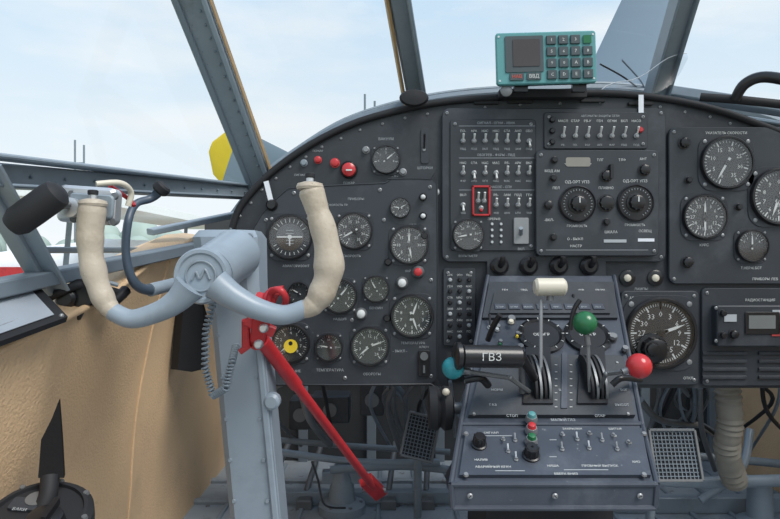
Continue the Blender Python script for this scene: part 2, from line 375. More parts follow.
pane('window_3',[(420,104,1.365),(520,95,1.38),(640,96,1.365),(690,-60,1.085),(398,-60,1.085)])
pane('window_4',[(660,100,1.365),(790,126,1.3),(925,180,1.3),(1005,-60,1.0),(702,-60,1.085)])

# ================= INSTRUMENT PANEL
b=B();s=DP/F
out=[(232,228),(240,207),(262,181),(290,158),(322,138),(360,121),(405,109),(450,101),(520,96),(600,93),(660,98),(710,108),(750,121),(790,137),(840,165),(870,200),(870,388),(612,388),(612,352),(447,352),(447,386),(238,386)]
M0=face(390,259.5,DP)
b.poly(M0,[((u-390)*s,(259.5-v)*s) for u,v in reversed(out)],.02,PB,z0=-.02)
rim=out[:16]
b.tube([at(u,v,DP-.004) for u,v in rim],.0070,BKM,10,3)
vs=[];
for u,v in rim: p=at(u,v,DP);vs+= [p,Vector((p.x,DP+.17,p.z-.01))]
b.add(vs,[(2*i,2*i+1,2*i+3,2*i+2) for i in range(len(rim)-1)],BKM)
for i in range(1,len(rim)-1):
    for t in (0,.5):
        u=rim[i][0]*(1-t)+rim[i+1][0]*t;v=rim[i][1]*(1-t)+rim[i+1][1]*t+9
        screw(b,u,v,DP,1.5)
def sub(u1,v1,u2,v2,r=6,t=.010,m=PB2,d=DP):
    dd=d-t;uc,vc=(u1+u2)/2,(v1+v2)/2;ss=dd/F
    b.plate(face(uc,vc,dd),(u2-u1)*ss,(v2-v1)*ss,t,m,r=r*ss,c=.0015,z0=-t)
    for uu in (u1+5,u2-5):
        for vv in (v1+5,v2-5): screw(b,uu,vv,dd,1.8)
    return dd
DL=DP-.010
ss=DL/F
pts=[(247,240),(262,214),(284,192),(300,187),(385,183),(388,179),(431,179),(437,185),(437,378),(431,384),(253,384),(247,378)]
b.poly(face(390,259.5,DL),[((u-390)*ss,(259.5-v)*ss) for u,v in reversed(pts)],.010,PB2,z0=-.010)
b.tube([at(u,v,DL) for u,v in pts+[pts[0]]],.0016,PB,6,2)
for u,v in ((266,220),(294,193),(380,190),(430,187),(431,280),(431,376),(345,378),(256,376),(255,300),(340,262),(384,220),(352,320)): screw(b,u,v,DL,2)
DC=sub(442,108,666,262,8,.012)
sub(450,119,536,251,4,.004,PB,d=DC);DS=sub(536,150,659,256,5,.016,PB2,d=DC)
DT=sub(544,112,648,149,3,.004,PB,d=DC)
DR=sub(669,127,850,284,8,.010)
DLR=sub(621,291,699,385,5,.008)
DRR=sub(702,288,850,386,4,.006)
DLL=sub(443,268,476,346,3,.006)
for u,v in ((486,103),(520,102),(640,104),(592,101)): b.plate(face(u,v,DP),.05,.007,.006,BKM,r=.003,c=.001)
rw=lambda: random.choice(WORDS)
for u,v,t,h in ((296,266,'АВИАГОРИЗОНТ',2.8),(352,256,'СКОРОСТЬ',2.8),(408,271,'ВАР',2.5),(413,343,'ТЕМПЕРАТУРА',2.8),(330,370,'ТЕМПЕРАТУРА',3.2),(372,374,'ОБОРОТЫ',3),(414,225,'ЧАСЫ',2.6),(340,319,'НАДДУВ',2.6),(291,371,'ДАВЛЕНИЕ',3),(400,351,'- ВЫКЛ -',3),(356,199,'ПРИБОРЫ',2.8),(376,308,'БЕНЗИН',2.8),(338,205,'СКОРОСТЬ ПР.',2.4),(310,207,'АГК-47',2.6),(424,347,'КЛЮЧ',2.6)):
    lab(b,u,v,t,h,DL-.0001)
for u,v,t,h in ((386,139,'ВАКУУМ',3.2),(318,151,'ПОЖАР',2.4),(395,176,'- + -',3),(300,175,'СИГНАЛ',2.4)): lab(b,u,v,t,h,DP-.0001)
for u,v,r,m in ((304,163,3,GYM),(318,160,3.2,RDB),(335,163,4,RDB),(366,150,3,SCW),(403,172,3,SCW),(436,192,3,WH)):
    knob(b,face(u,v,DP-.001),r*s,.008,m,12,rib=False)
b.lathe(face(349,170,DP),[(9*s,0),(9*s,.004),(7*s,.008)],BK,20);b.lathe(face(349,170,DP-.006),[(7*s,0),(6.6*s,.010),(3*s,.014)],RDB,20);lab(b,349,183,'ПОЖАР',2.6)
b.plate(face(349,170,DP-.021),.012,.003,.0005,WH)
toggle(b,face(424,150,DP),s,True,BK,L=16);b.plate(face(425,146,DP),.016,.07,.003,PB2,r=.004)
lab(b,425,168,'ШТОРКИ',3)
b.obj('instrument_panel')

DG=DL-.0005
gauge('attitude_indicator',290,237,22,DG,kind='horizon')
gauge('airspeed_indicator',354,231,18,DG,n=7,sub=5,a0=-150,a1=150,hands=(-120,),start=0,step=5)
gauge('aircraft_clock',400,208,10,DG,n=12,sub=1,a0=0,a1=360,hands=(60,-80),flange=False)
gauge('vertical_speed_indicator',409,245,19,DG,n=6,sub=5,a0=-180,a1=90,hands=(0,170),start=0,step=5)
gauge('oil_pressure_gauge',299,293,11,DG,n=4,sub=3,hands=(-60,),flange=False)
gauge('manifold_pressure_gauge',340,296,17,DG,n=8,sub=4,hands=(40,))
gauge('fuel_pressure_gauge',376,289,13,DG,n=5,sub=3,hands=(-30,),step=2)
gauge('altimeter',412,316,21,DG,n=10,sub=5,a0=0,a1=360,hands=(20,160))
gauge('tachometer',370,346,19,DG,n=8,sub=5,hands=(-130,70),start=0,step=3)
gauge('temperature_gauge',329,347,13.5,DG,n=4,sub=4,a0=-90,a1=90,hands=(-80,),step=5)
gauge('fuel_quantity_gauge',291,343,19,DG,n=8,sub=4,hands=(-130,),kind='yellow')
gauge('vacuum_gauge',386,160,14,DP-.001,n=4,sub=2,a0=-100,a1=100,hands=(50,),flange=True)
gauge('voltmeter',468,235,15.5,DC-.005,n=6,sub=4,a0=-120,a1=120,hands=(-100,),step=10)
gauge('airspeed_indicator',726,163,26,DR-.0005,n=7,sub=5,a0=-160,a1=150,hands=(-150,),start=0,step=5)
gauge('altimeter',778,197,28,DR-.0005,n=10,sub=5,a0=0,a1=360,hands=(30,200),title='КМ')
gauge('heading_indicator',704,217,22,DR-.0005,n=12,sub=3,a0=0,a1=360,hands=(180,0),start=0,step=3)
gauge('turn_coordinator',751,246,16,DR-.0005,n=4,sub=3,a0=-60,a1=60,hands=(0,),step=1)
gauge('radio_compass_indicator',660,333,35,DLR-.0005,n=12,sub=6,a0=0,a1=360,hands=(70,250),start=0,step=3)
b=B()
for u,v,m1,m2 in ((418,272,STD,RDB),(402,283,STD,WH),(361,314,STD,WH),(423,197,BK,WH),(423,216,BK,WH),(424,236,BK,None),(387,318,BK,None),(388,262,BK,None),(323,265,BK,WH)):
    r=(5.4 if m1 is STD else 3.2)*ss
    b.lathe(face(u,v,DL),[(r*1.2,0),(r*1.2,.004),(r,.008),(r*.8,.012)],m1,16)
    if m2: b.lathe(face(u,v,DL-.012),[(r*.8,0),(r*.7,.005),(r*.3,.007)],m2,14)
b.plate(face(424,363,DL),12*ss,26*ss,.006,BK,r=.004,c=.001);b.lathe(face(424,356,DL-.006),[(4*ss,0),(4*ss,.006)],STD,14);b.plate(face(424,369,DL-.006),.004,.014,.005,STD)
b.lathe(face(272,205,DL),[(6*ss,0),(6*ss,.004),(4*ss,.01)],BK,14)
b.obj('panel_knobs')

# --- switch banks
b=B()
d1=DC-.004
for r,vy in enumerate((139,171,203)):
    for k in range(7):
        u=463+11.0*k
        if r==2 and k in (1,2): continue
        toggle(b,face(u,vy+2,d1),s,random.random()>.25,L=7)
        lab(b,u,vy-8,rw()[:3],2.7,d1,WH)
        lab(b,u,vy+10,rw()[:3],2.3,d1,WHD)
    b.plate(face(497,vy-13,d1),.150,.0008,.0004,WHD)
    lab(b,496,vy-16,('СИГНАЛ - ОГНИ - АВИА','ОБОГРЕВ - ФАРЫ - ПВД','АНО - НАСОС - СПУ')[r],2.8,d1,WHD)
b.plate(face(521,231,d1),15*s,26*s,.004,SCW,r=.003,c=.001);b.cyl(at(521,234,d1-.004),at(521,228,d1-.020),.004,GYM)
lab(b,468,256,'ВОЛЬТМЕТР',2.6,d1);lab(b,521,249,'ВКЛ',2.8,d1);lab(b,494,219,'ПРЕРЫВ',2.6,d1,WH)
for vv in range(224,248,6):
    for uu in (492,501): b.lathe(face(uu,vv,d1),[(1.6*s,0),(1.3*s,.003)],ST,8)
d2=DT
for k in range(7):
    u=563+12.2*k;toggle(b,face(u,136,d2),s,True,L=9);lab(b,u,121,rw()[:4],2.8,d2,WH);lab(b,u,145,rw()[:3],2.2,d2)
lab(b,600,116,'АВТОМАТЫ ЗАЩИТЫ СЕТИ',2.4,d2)
for k in range(3): b.lathe(face(552,120+k*11,d2),[(3*s,0),(3*s,.003),(2*s,.006)],BK,10)
b.lathe(face(640,130,d2),[(3*s,0),(3*s,.003),(2*s,.006)],RDB,10)
b.obj('toggle_switches')
b=B();M=face(481,201,d1)
for x,y,W,Hh in ((-8,0,2,30),(8,0,2,30),(0,14,18,2),(0,-14,18,2)): b.plate(M@Matrix.Translation((x*s,y*s,0)),W*s,Hh*s,.006,RD,c=.001)
b.plate(M,14*s,26*s,.001,BK);toggle(b,M@Matrix.Translation((-3*s,0,0)),s,True,L=9);toggle(b,M@Matrix.Translation((3*s,0,0)),s,True,L=9);toggle(b,M@Matrix.Translation((0,-7*s,0)),s,False,RDB,L=4)
b.obj('guarded_switch')
b=B();d3=DS
for u,v in ((577,204),(635,203)):
    M=face(u,v,d3);b.lathe(M,[(18*s,0),(18*s,.004),(17*s,.006),(16*s,.004),(0.0001,.004)],BK,36)
    for k in range(-150,151,12):
        q=math.radians(k);b.plate(M@Matrix.Rotation(-q,4,'Z')@Matrix.Translation((0,13.5*s,0)),.0008,.003 if k%36 else .005,.0006,WHD,z0=.006)
    knob(b,M@Matrix.Translation((0,0,.004)),7.5*s,.014,BK,22)
    b.plate(M@Matrix.Translation((0,3*s,.018)),.002,.010,.0006,WH)
    lab(b,u,v-22,'ОД-ОРТ УПЗ',3.4,d3,WH);lab(b,u,v+22,'ГРОМКОСТЬ',2.8,d3,WH)
for u,v,r in ((606,203,7),(606,176,5),(553,178,3),(644,170,5),(554,160,3),(548,205,4),(606,222,3),(553,237,3)):
    knob(b,face(u,v,d3),r*s,.010,BK,14)
for q in range(-50,51,10):
    a=math.radians(q);b.plate(face(578+16*math.sin(a),172-12*math.cos(a),d3,-q),.0009,.005,.0006,WH)
b.plate(face(578,162,d3),24*s,9*s,.001,mat('scale_window',(.24,.23,.20),.4),r=.004)
b.plate(face(610,172,d3),3*s,14*s,.012,BK,r=.001)
for u,v,t in ((552,171,'МОД АМ'),(600,160,'ТЛГ'),(622,160,'ТЛФ'),(643,159,'АНТ'),(556,188,'ПЕЛ'),(575,239,'О - ВЫКЛ'),(576,246,'НАСТР'),(645,231,'ОСВЕЩ'),(549,220,'-ВКЛ-'),(606,188,'ПЛАВНО'),(611,232,'ШКАЛА')): lab(b,u,v,t,3,d3,WH)
b.plate(face(615,241,d3),22*s,3*s,.001,WHD);b.plate(face(646,240,d3),16*s,3*s,.001,PAPER)
b.plate(face(597,250,d3),100*s,.0008,.0004,WHD)
b.obj('radio_control_box')
b=B()
for r in range(6):
    for c in range(3):
        u=450+c*9.5;v=280+r*11.3
        b.lathe(face(u,v,DLL),[(2.2*s,0),(2.2*s,.003),(1.2*s,.006)],BK if (r+c)%3 else WHD,8)
        lab(b,u,v-5,rw()[:3],2.3,DLL,WH)
b.obj('circuit_breaker_bank')
b=B()
for u,v,r in ((684,143,5),(687,262,5),(688,180,3),(738,207,3)): knob(b,face(u,v,DR),r*s,.010,BK,16)
for u,v,t in ((726,133,'УКАЗАТЕЛЬ СКОРОСТИ'),(751,268,'Т.НЕРЖ.БСТ'),(704,245,'КУРС'),(765,279,'ПРИБОРЫ ЛЕВ')): lab(b,u,v,t,3,DR-.0002,WH)
for u in (627,655):
    b.lathe(face(u,278,DP),[(8*s,0),(8*s,.003),(6*s,.005)],BK,20);b.lathe(face(u,278,DP-.005),[(3.6*s,0),(3.6*s,.004),(2*s,.006)],IV,14)
lab(b,641,289,'ЛАМПЫ',3)
knob(b,face(652,349,DLR-.012),12*s,.022,BK,26);knob(b,face(652,349,DLR-.034),6*s,.008,BK,20)
lab(b,633,298,'АРК',3.2,DLR,WH);lab(b,688,378,'ОТКЛ',3,DLR,WH)
b.obj('panel_knobs')
b=B();d=DRR
b.plate(face(766,325,d),108*s,40*s,.020,PB2,r=.004,c=.002);d-=.020
b.plate(face(762,323,d),34*s,22*s,.003,BK,r=.003,c=.001);b.plate(face(762,322,d-.003),26*s,13*s,.001,mat('radio_display',(.16,.17,.17),.2))
for u,v,r in ((722,313,3),(722,335,3),(733,334,4),(788,325,8)): knob(b,face(u,v,d),r*s,.010,BK,14)
b.plate(face(730,318,d),12*s,7*s,.002,WHD);b.plate(face(776,334,d),9*s,4*s,.002,mat('red_label',(.4,.05,.05),.5));b.plate(face(776,312,d),8*s,4*s,.002,WHD)
for u,v in ((716,308),(716,341)): screw(b,u,v,d)
b.obj('transceiver_radio')
b=B()
for vv in range(353,384,8):
    for uu in (714,770): b.plate(face(uu+10,vv,DRR),44*s,3*s,.004,PB,r=.001,c=.0005)
lab(b,760,300,'РАДИОСТАНЦИЯ',3,DRR,WH)
b.obj('radio_mounting_rack')

# --- keypad navigator
b=B();d=1.12;q=d/F;M=face(546,58,d,1.6)
b.plate(M,96*q,49*q,.016,BKM,r=.006,c=.002,z0=-.02)
b.plate(M,100*q,52*q,.008,TEAL,r=.005,c=.002,z0=-.006)
b.plate(M@Matrix.Translation((-22*q,4*q,.002)),38*q,36*q,.002,KEY,r=.002)
b.plate(M@Matrix.Translation((-20*q,5*q,.004)),27*q,27*q,.001,SCR,r=.002)
for r in range(4):
    for c in range(4):
        if (r,c) in ((0,3),): continue
        MM=M@Matrix.Translation(((5+c*12)*q,(17-r*11.5)*q,.002));b.plate(MM,9.5*q,8.8*q,.004,KEY,r=.001,c=.0008);b.text(MM,'1234567890ABCDEF'[r*4+c],3.2*q,WH,.0045)
MM=M@Matrix.Translation((41*q,17*q,.002));b.plate(MM,8*q,8*q,.003,GRB,r=.001)
RT=mat('red_text',(.6,.08,.05),.5)
for c in range(2):
    MM=M@Matrix.Translation((-(30-c*17)*q,-18.5*q,.002));b.plate(MM,14*q,7*q,.003,KEY,r=.001);b.text(MM,('НАВ','ВВД')[c],3.4*q,WH if c else RT,.0036)
for sx in (-47,47):
    for sy in (-22,22): b.lathe(M@Matrix.Translation((sx*q,sy*q,.002)),[(1.3*q,0),(1*q,.001)],ST,8)
b.obj('gps_navigator')
b=B();b.plate(face(546,90,1.15),92*q,9*q,.02,BKM,r=.003,c=.001,z0=-.04);b.plate(face(520,87,1.14),14*q,12*q,.01,BK,r=.002);b.plate(face(578,87,1.14),14*q,12*q,.01,BK,r=.002)
b.lathe(face(506,91,1.13),[(6*q,0),(6*q,.004),(4*q,.006)],STD,16);b.obj('navigator_mount')
b=B();b.cyl(at(417,104,1.21),at(417,98,1.18),.006,BK);b.lathe(face(414,98,1.17)@Matrix.Diagonal((1.1,.65,1,1)),[(13*q,-.006),(14*q,0),(12*q,.006),(4*q,.008)],BKM,24);b.obj('rear_view_mirror')
for u,v,h,a in ((269,193,24,14),(641,112,34,0)):
    b=B();b.plate(face(u,v,1.185,a),.010,h*s,.0008,PAPER);b.obj('tape_strip')
b=B();vs=[]
up=[(597,94),(606,86),(618,82),(632,80),(645,74),(656,66),(668,58),(680,54),(687,53)]
lo=[(600,99),(612,98),(625,98),(638,97),(650,95),(661,91),(672,84),(681,72),(688,58)]
for i,(a_,c_) in enumerate(zip(up,lo)): vs+=[at(*a_,1.22+.004*i),at(*c_,1.19+.004*i)]
b.add(vs,[(2*i,2*i+2,2*i+3,2*i+1) for i in range(8)],GPL)
b.tube(vs[0::2],.0010,PAPER,6,2);b.obj('plexi_deflector')
b=B();b.tube([at(600,64,1.33),at(625,78,1.35),at(646,95,1.37)],.002,BK,6);b.tube([at(622,60,1.31),at(640,80,1.35),at(648,95,1.37)],.002,GYD,6);b.obj('windshield_wiper')
b=B();b.tube([at(735,99,1.12),at(745,84,1.10),at(765,77,1.08),at(800,84,1.05),at(840,100,1.05)],[.009,.010,.010,.010,.010],BK,12);b.tube([at(700,97,1.15),at(750,101,1.12),at(850,112,1.1)],.008,BKM,12);b.obj('grab_handle')

# ================= PEDESTAL
b=B()
prof=[(488,614,276,1.17),(461,642,424,.90),(451,657,484,.80),(453,655,508,.80)]
L=[at(p[0],p[2],p[3]) for p in prof];R=[at(p[1],p[2],p[3]) for p in prof]
def back(p,y,z=None): return Vector((p.x,y,p.z if z is None else z))
L+=[back(L[3],.92),Vector((L[0].x-.01,1.19,.36)),back(L[0],1.19)];R+=[back(R[3],.92),Vector((R[0].x+.01,1.19,.36)),back(R[0],1.19)]
nn=len(L);b.add(L+R,[(i,(i+1)%nn,nn+(i+1)%nn,nn+i) for i in range(nn)]+[tuple(reversed(range(nn))),tuple(range(nn,2*nn))],PED)
for i in range(3):
    for P in (L,R): b.cyl(P[i],P[i+1],.004,PED,seg=8)
for i in (1,2,3): b.cyl(L[i],R[i],.004,PED,seg=8)
def plane(i):
    A=(L[i]+R[i])/2;Fp=(L[i+1]+R[i+1])/2;A.x=0;Fp.x=0
    Y=(A-Fp).normalized();X=Vector((1,0,0));Z=X.cross(Y);return A,X,Y,Z
def on(u,v,i,off=0,rot=0):
    A,X,Y,Z=plane(i);dr=at(u,v,1)-Vector((0,0,H));o=Vector((0,0,H));A=A+Z*off
    t=(A-o).dot(Z)/dr.dot(Z);p=o+dr*t
    return Matrix(((X.x,Y.x,Z.x,p.x),(X.y,Y.y,Z.y,p.y),(X.z,Y.z,Z.z,p.z),(0,0,0,1)))@Matrix.Rotation(math.radians(rot),4,'Z')
def quad(b,c4,i,t,m):
    A,X,Y,Z=plane(i);P=[on(u,v,i).translation for u,v in c4];Q=[p+Z*t for p in P]
    b.add(P+Q,[(3,2,1,0),(4,5,6,7)]+[(k,(k+1)%4,(k+1)%4+4,k+4) for k in range(4)],m)
quad(b,[(482,320),(617,320),(613,284),(489,284)],0,.006,PB2)
quad(b,[(489,317),(609,317),(606,296),(494,296)],0,.010,PB)
for k in range(8): b.plate(on(500+k*14,307,0,.010),.020,.014,.002,PED,c=.0005);b.text(on(500+k*14,307,0,.012),rw()[:4],.0035,WHD)
for k in range(6): b.text(on(505+k*19,290,0,.006),rw(),.004,WH)
b.obj('center_pedestal')
b=B()
b.plate(Matrix.Translation((.25,1.05,0)),.2,.22,.30,BKM,c=.005);b.obj('pedestal_base')
b=B()
for u,v in ((541,337),(587,337)):
    M=on(u,v,0);b.lathe(M,[(.040,0),(.040,.006),(.034,.010),(.030,.006),(.0001,.006)],BK,36)
    for k in range(12):
        a=math.radians(k*30);b.plate(M@Matrix.Rotation(a,4,'Z')@Matrix.Translation((0,.036,.009)),.0012,.005,.0006,WH)
    b.text(M,'ОБОГР',.006,WH,.0066)
for u,v,m,r in ((497,330,WHD,.006),(511,322,IV,.008),(517,337,YE,.004),(500,345,GRB,.004),(612,340,BK,.008),(624,352,BK,.006),(520,350,BK,.006)):
    b.lathe(on(u,v,0),[(r,0),(r,.006),(r*.8,.012)],STD,12);b.lathe(on(u,v,0,.012),[(r*.7,0),(r*.5,.004)],m,12)
toggle(b,on(490,328,0),.0022,True,BK,L=10);toggle(b,on(574,305,0),.0022,True,BK,L=8)
b.obj('pedestal_indicators')
b=B()
quad(b,[(468,418),(634,418),(622,358),(484,358)],0,.008,PB2)
for (ul,ur,vt,vb,vb0) in ((522,552,352,408,0),(576,606,352,408,0)):
    quad(b,[(ul,vb),(ur,vb),(ur-3,vt),(ul+3,vt)],0,.012,BK)
    uc=(ul+ur)/2
    M=on(uc,382,0);p=M.translation;Z=Vector(M.col[2][:3]);Y=Vector(M.col[1][:3])
    for k in range(4):
        x=-.0105+k*.007
        vs=[];N=14
        for j in range(N+1):
            a=math.pi*j/N;vs.append(p+Vector((x-.0018,0,0))+Y*(.044*math.cos(a))+Z*(.010+.026*math.sin(a)))
        vs2=[q_+Vector((.0036,0,0)) for q_ in vs];b.add(vs+vs2,[(j,j+1,N+2+j,N+1+j) for j in range(N)]+[tuple(range(N+1)),tuple(reversed(range(N+1,2*N+2)))],STD if k%2 else BKM)
for u,v,t in ((493,405,'ГАЗ'),(563,420,'МАЛЫЙ ГАЗ'),(622,405,'ВЫСОТ'),(497,390,'НОРМ'),(563,390,'ШАГ'),(624,390,'БОГ'),(512,416,'СТОП'),(600,416,'ОТКР')): b.text(on(u,v,0,.009),t,.0042,WHD)
quad(b,[(560,412),(566,412),(566,356),(561,356)],0,.010,PED)
for k in range(7): b.plate(on(556,365+k*7,0,.009),.004,.001,.0005,WH);b.plate(on(571,365+k*7,0,.009),.004,.001,.0005,WH)
for u,v in ((474,414),(628,414),(488,363),(617,363)): b.lathe(on(u,v,0,.008),[(.003,0),(.002,.002)],SCW,8)
b.obj('throttle_quadrant')
P3=at
def lever(name,pts,r,end,rr,m,shape='ball',arm=STD):
    b=B();pp=[P3(*p) for p in pts]
    for i in range(len(pp)-1): b.beam(pp[i],pp[i+1],r*2.2,r,arm)
    for p_ in pp[1:-1]: b.ball(p_,r*1.3,arm,10)
    e=P3(*end)
    if shape=='ball': b.ball(e,rr,m,28);b.cyl(pp[-1],e,r*1.6,STD)
    elif shape=='cap':
        w_=Vector((1,0,0));b.cyl(e-w_*rr*1.75,e+w_*rr*1.75,rr,m,seg=24,c=.004);b.cyl(e-Vector((0,0,rr*1.5)),e,r*2,STD)
    b.obj(name)
lever('throttle_lever',[(541,396,.93),(541,300,.97)],.0028,(550,287,.97),.0145,IV,'cap')
lever('propeller_pitch_lever',[(590,392,.93),(588,345,.93)],.0028,(585,323,.93),.0185,GRB)
lever('mixture_lever',[(598,392,.93),(606,374,.90),(622,372,.88)],.0032,(639,366,.88),.0185,RDB)
lever('carburetor_heat_lever',[(530,392,.93),(510,378,.9),(470,372,.88)],.0032,(453,368,.88),.0165,TLB)
b=B();a=P3(460,356,.87);c=P3(522,357,.885)
b.cyl(a,c,.0165,BK,seg=24,c=.004);b.lathe(Matrix.Translation(a)@(a-c).to_track_quat('Z','Y').to_matrix().to_4x4(),[(.0165,-.002),(.020,0),(.020,.006),(.015,.009)],BK,24)
b.text(face(492,357,.8590),'ГВЗ',.011,WH,.0005);b.cyl(c,P3(534,378,.93),.007,BK);b.cyl(P3(522,358,.9),P3(522,392,.93),.005,STD)
b.obj('throttle_twist_grip')
b=B();b.tube([P3(640,380,.95),P3(622,378,.92),P3(612,385,.92)],.005,BK);b.tube([P3(488,385,.92),P3(480,378,.90),P3(465,380,.9)],.006,BK)
b.tube([P3(488,340,1.02),P3(494,325,1.0),P3(500,315,.99)],.005,BK);b.tube([P3(570,330,1.0),P3(574,310,1.0),P3(580,300,1.0)],.004,BK);b.obj('friction_levers')
b=B();p=P3(440,408,.98);Mx=Matrix.Translation(p)@Matrix.Rotation(math.radians(90),4,'Y');b.lathe(Mx,[(.018,-.02),(.034,-.018),(.036,-.006),(.03,0),(.036,.006),(.034,.018),(.018,.022)],BKM,28);b.cyl(p,p+Vector((.06,0,0)),.01,STD);b.ball(P3(446,392,.95),.006,IV);b.obj('trim_wheel')
b=B()
for k,u in enumerate((499,528,558,588)):
    M=face(u,266,DP-.01);b.lathe(M,[(9*s,0),(9*s,.01),(6*s,.016)],BK,18);b.tube([M@Vector((0,0,.012)),M@Vector((.002,.008,.026)),M@Vector((.002,.018,.030))],[.006,.006,.005],BK,10)
b.plate(face(545,270,DP),118*s,20*s,.012,PB2,r=.004,c=.001);b.obj('selector_knobs')
b=B()
quad(b,[(459,478),(650,478),(641,431),(466,431)],1,.006,PED)
for u,v,r in ((479,445,.009),(531,456,.010)):
    knob(b,on(u,v,1,.006),r,.018,BK,18)
for j,(v,m) in enumerate(((421,TEAL),(432,RDB),(443,GRB),(455,IV))):
    M=on(531,v,1,.008);b.lathe(M,[(.009,0),(.009,.006),(.0075,.010)],SCW,16);b.lathe(M@Matrix.Translation((0,0,.010)),[(.0065,0),(.005,.005),(.002,.006)],m,14)
for i,(u,v) in enumerate(((503,440),(508,452),(515,441),(562,435),(562,450),(577,440),(589,434),(589,449),(602,441),(613,436),(617,450),(516,460),(628,443))):
    toggle(b,on(u,v,1,.006),.0013,i%3!=0,ST if i%2 else SCW,L=7)
for u,v,t in ((491,433,'СИГНАЛ'),(493,467,'АВАРИЙНЫЙ КРАН'),(553,466,'НИША'),(600,466,'ПРОБНЫЙ ВЫПУСК'),(572,429,'ЗАКРЫЛКИ'),(615,429,'ЩИТКИ'),(566,474,'ВВЕРХ-ВНИЗ'),(481,460,'НАЛИВ'),(636,462,'АНО')): b.text(on(u,v,1,.006),t,.0036,WH)
for u,v,w_ in ((498,436,.04),(553,440,.010),(553,457,.010),(586,470,.06),(510,471,.04)): b.plate(on(u,v,1,.006),w_,.0010,.0006,WHD)
for u in (466,644):
    for v in (434,475): b.lathe(on(u,v,1,.006),[(.004,0),(.003,.0025)],SCW,10)
for u in (470,555,640): screw(b,u,496,.797,3)
b.obj('flap_control_panel')

# ================= YOKE + COLUMN
b=B()
def loft(b,secs,m):
    vs=[];fs=[];n=None
    for (c,w_,h_,ch) in secs:
        a=w_/2;q=h_/2;pts=[(-a+ch,-q),(a-ch,-q),(a,-q+ch),(a,q-ch),(a-ch,q),(-a+ch,q),(-a,q-ch),(-a,-q+ch)];n=8
        vs+=[(c[0]+x,c[1]+y,c[2]) for x,y in pts]
    for i in range(len(secs)-1): fs+=[(i*n+k,i*n+(k+1)%n,(i+1)*n+(k+1)%n,(i+1)*n+k) for k in range(n)]
    fs+=[tuple(range((len(secs)-1)*n,len(secs)*n)),tuple(reversed(range(n)))];b.add(vs,fs,m)
t0=at(231,231,.88);t1=at(231,238,.88);t2=at(235,285,.88);t3=at(241,310,.88);t4=at(260,519,.90)
dirv=(t4-t3)/(t4.z-t3.z);t5=t4+dirv*(0.03-t4.z)
loft(b,[((*t5,),.076,.07,.010),((*t4,),.074,.07,.010),((*t3,),.072,.075,.010),((*t2,),.084,.085,.014),((*t1,),.092,.095,.016),((*t0,),.080,.08,.018)],GY)
b.plate(Matrix.Translation((t5.x,t5.y,0)),.16,.14,.03,GYM,r=.02,c=.005)
b.beam(t3+Vector((.030,-.036,0)),t5+Vector((.032,-.036,.02)),.010,.010,GY)
for k in range(9):
    p=t3.lerp(t5,.06+k*.11);
    for dx in (-.026,.022): b.lathe(Matrix.Translation(p+Vector((dx,-.036,0)))@RF,[(.0034,0),(.0025,.002)],GYM,8)
for u,v in ((222,236),(250,236),(228,268),(256,262)): b.lathe(face(u,v,.832),[(.005,0),(.004,.003)],GYM,8)
b.lathe(face(273,400,.86),[(.012,0),(.012,.012),(.008,.016)],GY,18)
b.obj('control_column')
b=B();D=.72
b.cyl(at(236,254,.835),at(208,274,.74),.035,GY,r2=.032,seg=32)
M=face(202,276,.725);b.lathe(M,[(.026,-.025),(.033,-.016),(.0345,0),(.032,.006),(.028,.006),(.026,.004),(.0001,.004)],GY,40)
b.tube([M@Vector((.018*math.cos(a*.314),.018*math.sin(a*.314),.005)) for a in range(21)],.0012,GYM,6,2)
b.tube([M@Vector((x*.001,y*.001,.005)) for x,y in ((-11,-5),(-6,5),(-1,-3),(5,8),(11,-4))],.0016,GYM,6)
px=D/F
b.tube([at(190,286,D),at(178,300,D),at(160,311,D),at(132,319,D),at(112,311,D)],[16*px,12.5*px,10.5*px,9.5*px,9*px],GY,18)
b.tube([at(216,284,D),at(234,297,D),at(258,309,D),at(284,315,D),at(306,308,D)],[16*px,13*px,11*px,10*px,9*px],GY,18)
def ridge(t): 
    return 1+.055*math.sin(t*2*math.pi*5.0)*(1 if .15<t<.72 else 0)
b.tube([at(118,315,D),at(108,306,D),at(99,288,D),at(92,262,D),at(90,236,D),at(92,212,D),at(93,204,D)],[7*px,10*px,11.5*px,12*px,12.5*px,13.5*px,12*px],GRIP,24,9,ridge)
b.tube([at(300,312,D),at(313,305,D),at(323,290,D),at(329,268,D),at(326,240,D),at(318,212,D),at(312,193,D),at(310,188,D)],[7*px,11*px,13.5*px,15*px,13.5*px,11.5*px,13*px,11.5*px],GRIP,24,9,ridge)
for u,v in ((93,202),(310,185)):
    b.lathe(Matrix.Translation(at(u,v+2,D)),[(.0155,-.003),(.0165,0),(.0150,.004),(.008,.006)],GRIP,24);b.cyl(at(u,v-2,D),at(u,v-8,D),.0045,ST);b.cyl(at(u,v-7,D),at(u,v-12,D),.006,BKM,c=.001)
b.obj('control_yoke')
b=B();base_=[at(214,298,.80),at(206,330,.80),at(205,368,.80),at(213,396,.80),at(226,388,.79),at(232,362,.80),at(236,345,.83)]
pts=[];NT=46
def cr3(t):
    f=t*(len(base_)-1);i=min(int(f),len(base_)-2);f-=i;return base_[i].lerp(base_[i+1],f)
for i in range(NT*8+1):
    t=i/(NT*8);p=cr3(t);a=i/8*2*math.pi;tn=(cr3(min(1,t+.01))-cr3(max(0,t-.01))).normalized();x=tn.cross(Vector((0,1,0))).normalized();y=tn.cross(x)
    pts.append(p+(x*math.cos(a)+y*math.sin(a))*.0042)
b.tube(pts,.0016,GYM,5,1);b.obj('coiled_cord')
b=B()
r1=at(262,340,.83);r2=at(374,488,1.28)
b.cyl(r1,r2,.0080,RD,seg=16);b.cyl(r1,r1.lerp(r2,.22),.0105,RD,seg=16)
